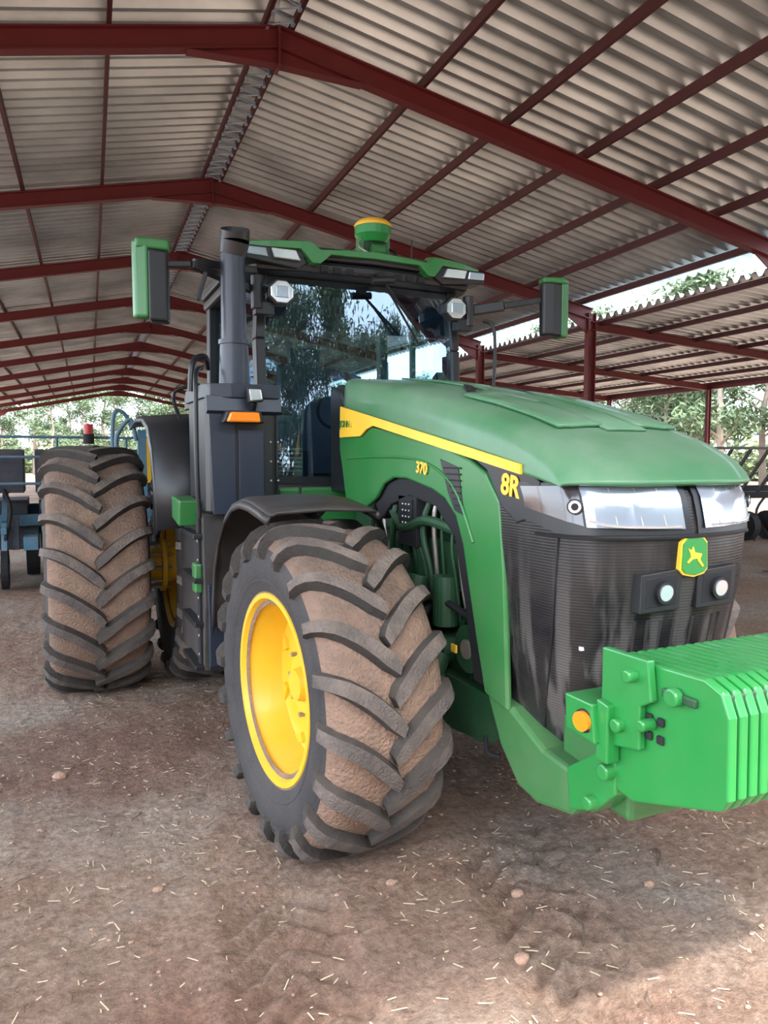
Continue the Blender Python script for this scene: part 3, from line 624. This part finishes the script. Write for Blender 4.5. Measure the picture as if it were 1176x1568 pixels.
for L_ in(9.05,10.5,11.95,13.4,14.85,16.3,17.75):
    z=LZ0+(L_-LL0)/(LL1-LL0)*(LZ1-LZ0)+.06
    b.beam((L_,qa-.2,z),(L_,qb+.2,z),.05,.11,PURL)
b.beam((LL1,qa,LZ1-.05),(LL1,qb,LZ1-.05),.08,.12,REDST)
b.done('purlins',SF)
b=B()
for s in(-.17,.17):
    b.beam((s,qa,ZR+.02),(s,qb,ZR+.02),.045,.10,PURL)
n=int((qb-qa)/.16)
for i in range(n):
    q=qa+.16*i; s=1 if i%2 else -1
    b.cyl((s*.14,q,ZR-.01),(-s*.14,q+.16,ZR-.01),.012,GALV,seg=6)
    b.box(s*.14-.02,s*.14+.02,q-.03,q+.03,ZR-.05,ZR+.03,GALV)
b.done('ridge_lattice',SF)
# ================================================================ GROUND
def groundmat():
    m,nt,b=nodes('dirt_ground'); N=nt.nodes;L=nt.links
    tc=N.new('ShaderNodeTexCoord')
    def noise(s,d=8,r=.6):
        n=N.new('ShaderNodeTexNoise'); n.inputs['Scale'].default_value=s; n.inputs['Detail'].default_value=d; n.inputs['Roughness'].default_value=r; L.new(tc.outputs['Object'],n.inputs['Vector']); return n
    n1=noise(.6); r=N.new('ShaderNodeValToRGB'); e=r.color_ramp.elements
    e[0].position=.36;e[0].color=(.40,.225,.15,1);e[1].position=.62;e[1].color=(.51,.41,.33,1); x=e.new(.5);x.color=(.47,.32,.235,1)
    L.new(n1.outputs['Fac'],r.inputs[0])
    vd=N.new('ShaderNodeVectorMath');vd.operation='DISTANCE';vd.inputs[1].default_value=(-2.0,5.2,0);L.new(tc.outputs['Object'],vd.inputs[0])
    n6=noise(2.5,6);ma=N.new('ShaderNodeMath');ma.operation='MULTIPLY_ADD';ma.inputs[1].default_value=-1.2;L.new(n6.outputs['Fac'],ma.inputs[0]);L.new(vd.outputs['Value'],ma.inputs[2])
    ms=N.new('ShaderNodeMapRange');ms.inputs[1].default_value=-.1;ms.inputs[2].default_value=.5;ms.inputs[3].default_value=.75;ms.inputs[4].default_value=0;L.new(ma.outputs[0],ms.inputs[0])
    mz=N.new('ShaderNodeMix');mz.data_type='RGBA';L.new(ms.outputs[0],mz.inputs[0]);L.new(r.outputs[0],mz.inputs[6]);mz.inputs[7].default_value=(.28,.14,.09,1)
    n2=noise(22,12,.8); r2=N.new('ShaderNodeValToRGB'); r2.color_ramp.elements[0].position=.34;r2.color_ramp.elements[0].color=(.36,.30,.27,1);r2.color_ramp.elements[1].position=.62;r2.color_ramp.elements[1].color=(1.25,1.25,1.25,1)
    L.new(n2.outputs['Fac'],r2.inputs[0])
    mx=N.new('ShaderNodeMix');mx.data_type='RGBA';mx.blend_type='MULTIPLY';mx.inputs[0].default_value=.85;L.new(mz.outputs[2],mx.inputs[6]);L.new(r2.outputs[0],mx.inputs[7])
    vo=N.new('ShaderNodeTexVoronoi');vo.inputs['Scale'].default_value=45;L.new(tc.outputs['Object'],vo.inputs['Vector'])
    lt=N.new('ShaderNodeMath');lt.operation='LESS_THAN';lt.inputs[1].default_value=.12;L.new(vo.outputs['Distance'],lt.inputs[0])
    n4=noise(3,4); gt=N.new('ShaderNodeMath');gt.operation='GREATER_THAN';gt.inputs[1].default_value=.52;L.new(n4.outputs['Fac'],gt.inputs[0])
    mu=N.new('ShaderNodeMath');mu.operation='MULTIPLY';L.new(lt.outputs[0],mu.inputs[0]);L.new(gt.outputs[0],mu.inputs[1])
    m3=N.new('ShaderNodeMix');m3.data_type='RGBA';L.new(mu.outputs[0],m3.inputs[0]);L.new(mx.outputs[2],m3.inputs[6]);m3.inputs[7].default_value=(.55,.46,.37,1)
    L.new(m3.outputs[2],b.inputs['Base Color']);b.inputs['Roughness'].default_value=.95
    n3=noise(26,12,.75);n5=noise(6,6,.6);ad=N.new('ShaderNodeMath');ad.operation='MULTIPLY_ADD';ad.inputs[1].default_value=2.2;L.new(n5.outputs['Fac'],ad.inputs[0]);L.new(n3.outputs['Fac'],ad.inputs[2])
    bp=N.new('ShaderNodeBump');bp.inputs['Strength'].default_value=1.;bp.inputs['Distance'].default_value=.09;L.new(ad.outputs[0],bp.inputs['Height']);L.new(bp.outputs[0],b.inputs['Normal'])
    return m
GR=groundmat()
from mathutils import noise as mn
def gz(x,y):
    z=.014*mn.noise((x*1.3,y*1.3,0))+.014*mn.noise((x*5,y*5,3))+.012*mn.noise((x*12,y*12,5))
    if y<3.3:
        for cx,sl_,hw in((-.55,.30,.26),(-1.55,.12,.26)):
            d=abs(x-cx-sl_*(y-2))
            if d<hw:
                f_=min(1,(hw-d)/.08)*min(1,(3.3-y)/.3)
                z+=f_*(-.022+.016*max(-1,min(1,2*math.sin((y+d*.9)*2*math.pi/.17))))
            elif d<hw+.12: z+=.014*(1-(d-hw)/.12)
    return z
xs=[-60,-30,-15,-8]+[-6+.032*i for i in range(376)]+[9,15,30,60,110]
ys=[-70,-35,-12,-3]+[.5+.032*i for i in range(298)]+[12,18,30,60,120,180]
rows=[]
for y in ys:
    rows.append([(x,y,gz(x,y) if -6<=x<=6 and .5<=y<=10.1 else 0) for x in xs])
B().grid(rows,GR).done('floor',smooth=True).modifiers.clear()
STRAW=mat('straw',(.58,.47,.33),.9,var=.4); STONE=mat('stone',(.30,.24,.20),.95,var=.4,bump=.5); TWIG=mat('twig',(.10,.07,.05),.9); CLOD=mat('clod',(.34,.215,.155),1.,var=.3,bump=.6)
b=B()
for i in range(6000):
    x=random.uniform(-5,4);y=random.uniform(.9,8)
    z=gz(x,y)+.003; a=random.uniform(0,6.28)
    k=random.random()
    if k<.55:
        l=random.uniform(.01,.06); b.beam((x,y,z),(x+l*math.cos(a),y+l*math.sin(a),z+random.uniform(-.002,.006)),.004,.002,STRAW)
    elif k<.94:
        r=random.uniform(.003,.012); b.sphere((x,y,z),r*random.uniform(.8,1.5),r,r*.6,random.choice([STONE,CLOD,CLOD,CLOD]),a=6,b=4)
    else:
        l=random.uniform(.03,.10); b.tube([(x,y,z),(x+l*.5*math.cos(a),y+l*.5*math.sin(a),z+.004),(x+l*math.cos(a+.3),y+l*math.sin(a+.3),z)],.002,TWIG,seg=5,sub=2)
for (x,y,r) in[(-2.3,4.9,.035),(-.62,2.35,.03),(-.4,2.7,.025),(-.9,3.0,.02),(-2.6,3.2,.02),(-1.9,3.4,.02),(.2,2.5,.022)]:
    b.sphere((x,y,gz(x,y)+r*.4),r*1.3,r,r*.7,CLOD,a=8,b=6)
for (x,y,a,l) in[(-.35,2.3,.9,.25),(.35,2.6,.6,.16),(-.2,2.2,1.2,.2),(-.5,2.5,.4,.12),(-2.9,3.9,.2,.15)]:
    z=gz(x,y)+.006; b.tube([(x,y,z),(x+l*.5*math.cos(a),y+l*.5*math.sin(a),z+.012),(x+l*math.cos(a+.25),y+l*math.sin(a+.25),z)],.005,TWIG,seg=6,sub=3)
b.done('ground_debris')
# ================================================================ TREES
BARK=mat('eucalyptus_bark',(.30,.25,.20),.9,var=.4,ns=2); 
LEAF=mat('eucalyptus_leaf',(.09,.14,.065),.6,var=.5,ns=.4)
def treemesh(seed,H):
    rnd=random.Random(seed); b=B()
    tr=[Vector((0,0,0))]
    for i in range(1,7): tr.append(Vector((tr[-1].x+rnd.uniform(-.3,.3),tr[-1].y+rnd.uniform(-.3,.3),H*.8*i/6)))
    for i in range(6): b.cyl(tr[i],tr[i+1],.22*(1-i/7),BARK,r1=.22*(1-(i+1)/7),seg=8,caps=False)
    cl=[]
    for i in range(18):
        t=rnd.uniform(.22,1); k=min(int(t*6),5); p=tr[k].lerp(tr[k+1],t*6-k)
        a=rnd.uniform(0,6.28); L_=rnd.uniform(1.,2.8)*(1.25-t*.5); e=p+Vector((L_*math.cos(a),L_*math.sin(a),L_*rnd.uniform(.3,1.)))
        b.cyl(p,e,.07,BARK,r1=.02,seg=5,caps=False); cl.append((e,rnd.uniform(.7,1.35)))
        cl.append((p.lerp(e,.6)+Vector((rnd.uniform(-.6,.6),rnd.uniform(-.6,.6),.4)),rnd.uniform(.5,1.)))
    vs=[];fs=[]
    for c,r in cl:
        for j in range(150):
            d=Vector((rnd.gauss(0,1),rnd.gauss(0,1),rnd.gauss(0,.75)))*r*.55
            p=c+d; u=Vector((rnd.uniform(-1,1),rnd.uniform(-1,1),rnd.uniform(-1,.2))).normalized(); w=u.orthogonal().normalized()
            w=(Matrix.Rotation(rnd.uniform(0,6.28),3,u)@w)
            l=rnd.uniform(.14,.26); ww=.06; o=len(vs)
            vs+=[p-u*l,p+w*ww,p+u*l,p-w*ww]; fs.append((o,o+1,o+2,o+3))
    b.add(vs,fs,LEAF)
    me=bpy.data.meshes.new('tree'); me.from_pydata([tuple(v) for v in b.v],[],b.f)
    for m in b.mats: me.materials.append(m)
    me.polygons.foreach_set('material_index',b.m); return me
TM=[treemesh(1,13),treemesh(2,11),treemesh(3,14)]
def tree(x,y,s=1.):
    o=bpy.data.objects.new('eucalyptus_tree',random.choice(TM)); C.objects.link(o); o.location=(x,y,0); o.rotation_euler=(0,0,random.uniform(0,6.28)); s*=random.uniform(.85,1.15); o.scale=(s,s,s)
for i in range(22): tree(-34+3.1*i+random.uniform(-1,1),76+random.uniform(-3,6),.8)
for i in range(22): tree(-40+3.6*i,88+random.uniform(-3,6),1.0)
for i in range(17): tree(31+random.uniform(-3,3)+.3*i,8+3.4*i+random.uniform(-1,1),1.)
for i in range(14): tree(42+random.uniform(-3,3),10+4.2*i,1.2)
for i in range(17): tree(-13+2.7*i+random.uniform(-1,1),-17+random.uniform(-2.5,2),1.0)
for i in range(15): tree(-16+3.8*i+random.uniform(-1,1),-26+random.uniform(-2,2),1.15)
BUSH=mat('bush_leaf',(.17,.22,.10),.8,var=.5,ns=.5)
def hedge(name,x0,x1,y0,y1,n,hh):
    vs=[];fs=[]
    for i in range(n):
        x=random.uniform(x0,x1);y=random.uniform(y0,y1);z=random.random()**1.3*hh*(.7+.3*math.sin(x*.9+y*.7))
        u=Vector((random.gauss(0,1),random.gauss(0,1),random.gauss(0,1))).normalized();w=u.orthogonal().normalized();p=Vector((x,y,z));o=len(vs)
        vs+=[p-u*.4,p+w*.2,p+u*.4,p-w*.2];fs.append((o,o+1,o+2,o+3))
    B().add(vs,fs,BUSH).done(name)
hedge('hedge',-50,48,101,105,16000,6.5); hedge('shrub_row',50,54,-10,96,16000,6.); hedge('added_bush_row',-30,45,-38,-34,12000,6.)  # last row: unseen, added behind the camera to darken the windshield reflection
# ================================================================ background implements
I=empty('seed_planter')
b=B()
b.beam((-4.6,13.0,1.0),(-.6,13.0,1.0),.18,.18,BLUE); b.beam((-4.6,14.2,1.1),(-.6,14.2,1.1),.18,.18,BLUE); b.beam((-2.6,12.2,.7),(-2.6,16,.9),.2,.2,BLUE); b.beam((-1.0,12.2,.7),(-1.0,16,.9),.16,.16,BLUE)
for i in range(6):
    x=-4.4+.72*i
    b.prism('x',[(12.6,1.45),(13.5,1.45),(13.6,1.95),(13.35,2.12),(12.85,2.12),(12.5,1.95)],x-.28,x+.28,BLUED)
    b.beam((x,12.4,1.0),(x,12.2,.35),.08,.1,BLUE); b.beam((x,12.5,1.0),(x,13.2,1.5),.08,.1,BLUE)
    b.box(x-.04,x+.04,12.2,12.9,.85,.95,YEL if i%2 else BLUE)
    b.cyl((x-.05,12.3,.32),(x+.05,12.3,.32),.3,DARK,seg=20); b.cyl((x-.06,12.3,.32),(x+.06,12.3,.32),.08,BLUE)
    b.cyl((x+.25,13.9,.45),(x+.45,13.9,.45),.45,DARK,seg=20)
    b.box(x-.25,x+.3,13.3,14.6,.5,1.3,BLUED)
    b.tube([(x,12.6,1.5),(x+.1,12.3,1.2),(x,12.3,.7)],.03,DARK); b.tube([(x-.1,12.6,1.45),(x-.2,12.2,1.3),(x-.15,12.3,.9)],.02,DARK)
    b.box(x+.1,x+.2,12.35,12.5,.6,1.1,BLUED)
for z in(1.6,2.0,2.3): b.tube([(-4.6,12.3,z),(-.8,12.3,z)],.022,BLUE,sub=1)
for x in(-4.5,-3.4,-2.2,-1.2): b.tube([(x,12.3,1.0),(x,12.3,2.3)],.022,BLUE,sub=1)
b.done('planter_body',I,bevel=.015)
b=B(); b.cyl((-1.75,12.2,2.35),(-1.75,12.2,2.5),.07,REDP); b.cyl((-1.75,12.2,2.2),(-1.75,12.2,2.35),.08,DARK); b.box(-.95,-.75,12,12.15,1.6,2.3,YEL); b.beam((-1.05,11.5,0.0),(-1.05,11.5,2.4),.12,.12,BLUE,up=(0,1,0)); b.beam((-1.05,11.5,.9),(-1.4,12.4,1.9),.1,.1,BLUE)
b.tube([(-1.45,11.5,1.0),(-1.45,11.5,2.5),(-1.30,11.5,2.65),(-1.18,11.5,2.4)],.03,BLUE); b.done('planter_mast',I)
I2=empty('field_cultivator')
b=B(); b.beam((11.0,12.5,1.1),(15,12.2,1.1),.15,.15,DARK); b.beam((11.5,13.5,1.2),(15,13.2,1.2),.15,.15,DARK)
for i in range(6):
    x=11.2+.6*i; b.beam((x,12.0,2.2),(x,12.8,1.1),.05,.06,BLKD); b.tube([(x,12.5,1.1),(x-.1,12.7,.6),(x,12.3,.0)],.03,BLKD)
b.beam((11.2,12.0,2.2),(14.5,11.8,2.2),.06,.06,BLKD); b.beam((11.4,12.0,2.2),(11.4,12,2.45),.05,.05,BLKD); b.done('cultivator_frame',I2)
b=B()
for i in range(4): b.cyl((12.0+.8*i,12.5,.35),(12.2+.8*i,12.5,.35),.35,DARK)
b.done('cultivator_wheels',I2)
# ================================================================ LIGHT
w=bpy.data.worlds.new('World'); bpy.context.scene.world=w; w.use_nodes=True; nt=w.node_tree
bg=nt.nodes['Background']; sky=nt.nodes.new('ShaderNodeTexSky'); sky.sky_type='NISHITA'; sky.sun_disc=False; sky.sun_elevation=math.radians(60); sky.sun_rotation=math.radians(190); sky.air_density=1.2; sky.dust_density=4.
mx=nt.nodes.new('ShaderNodeMix'); mx.data_type='RGBA'; mx.inputs[0].default_value=.5; mx.inputs[7].default_value=(8.4,9.3,10.4,1)
nt.links.new(sky.outputs[0],mx.inputs[6]); nt.links.new(mx.outputs[2],bg.inputs[0]); bg.inputs[1].default_value=1.04
sl=bpy.data.lights.new('sun','SUN'); sl.energy=10.5; sl.angle=math.radians(2.5); sl.color=(1,.97,.92)
so=bpy.data.objects.new('sun',sl); C.objects.link(so); so.rotation_euler=Vector((-.8,3.9,-7)).to_track_quat('-Z','Y').to_euler(); so.location=(2,-6,12)
# ================================================================ CAMERA
cam=bpy.data.cameras.new('camera'); cam.sensor_fit='VERTICAL'; cam.sensor_height=36; cam.lens=1150/1600*36; cam.clip_end=500
co=bpy.data.objects.new('camera',cam); C.objects.link(co); co.location=(-2.29,0,2.0)
pitch=math.atan(86/1150); co.rotation_euler=(math.radians(90)-pitch,0,-math.radians(24.3))
bpy.context.scene.camera=co
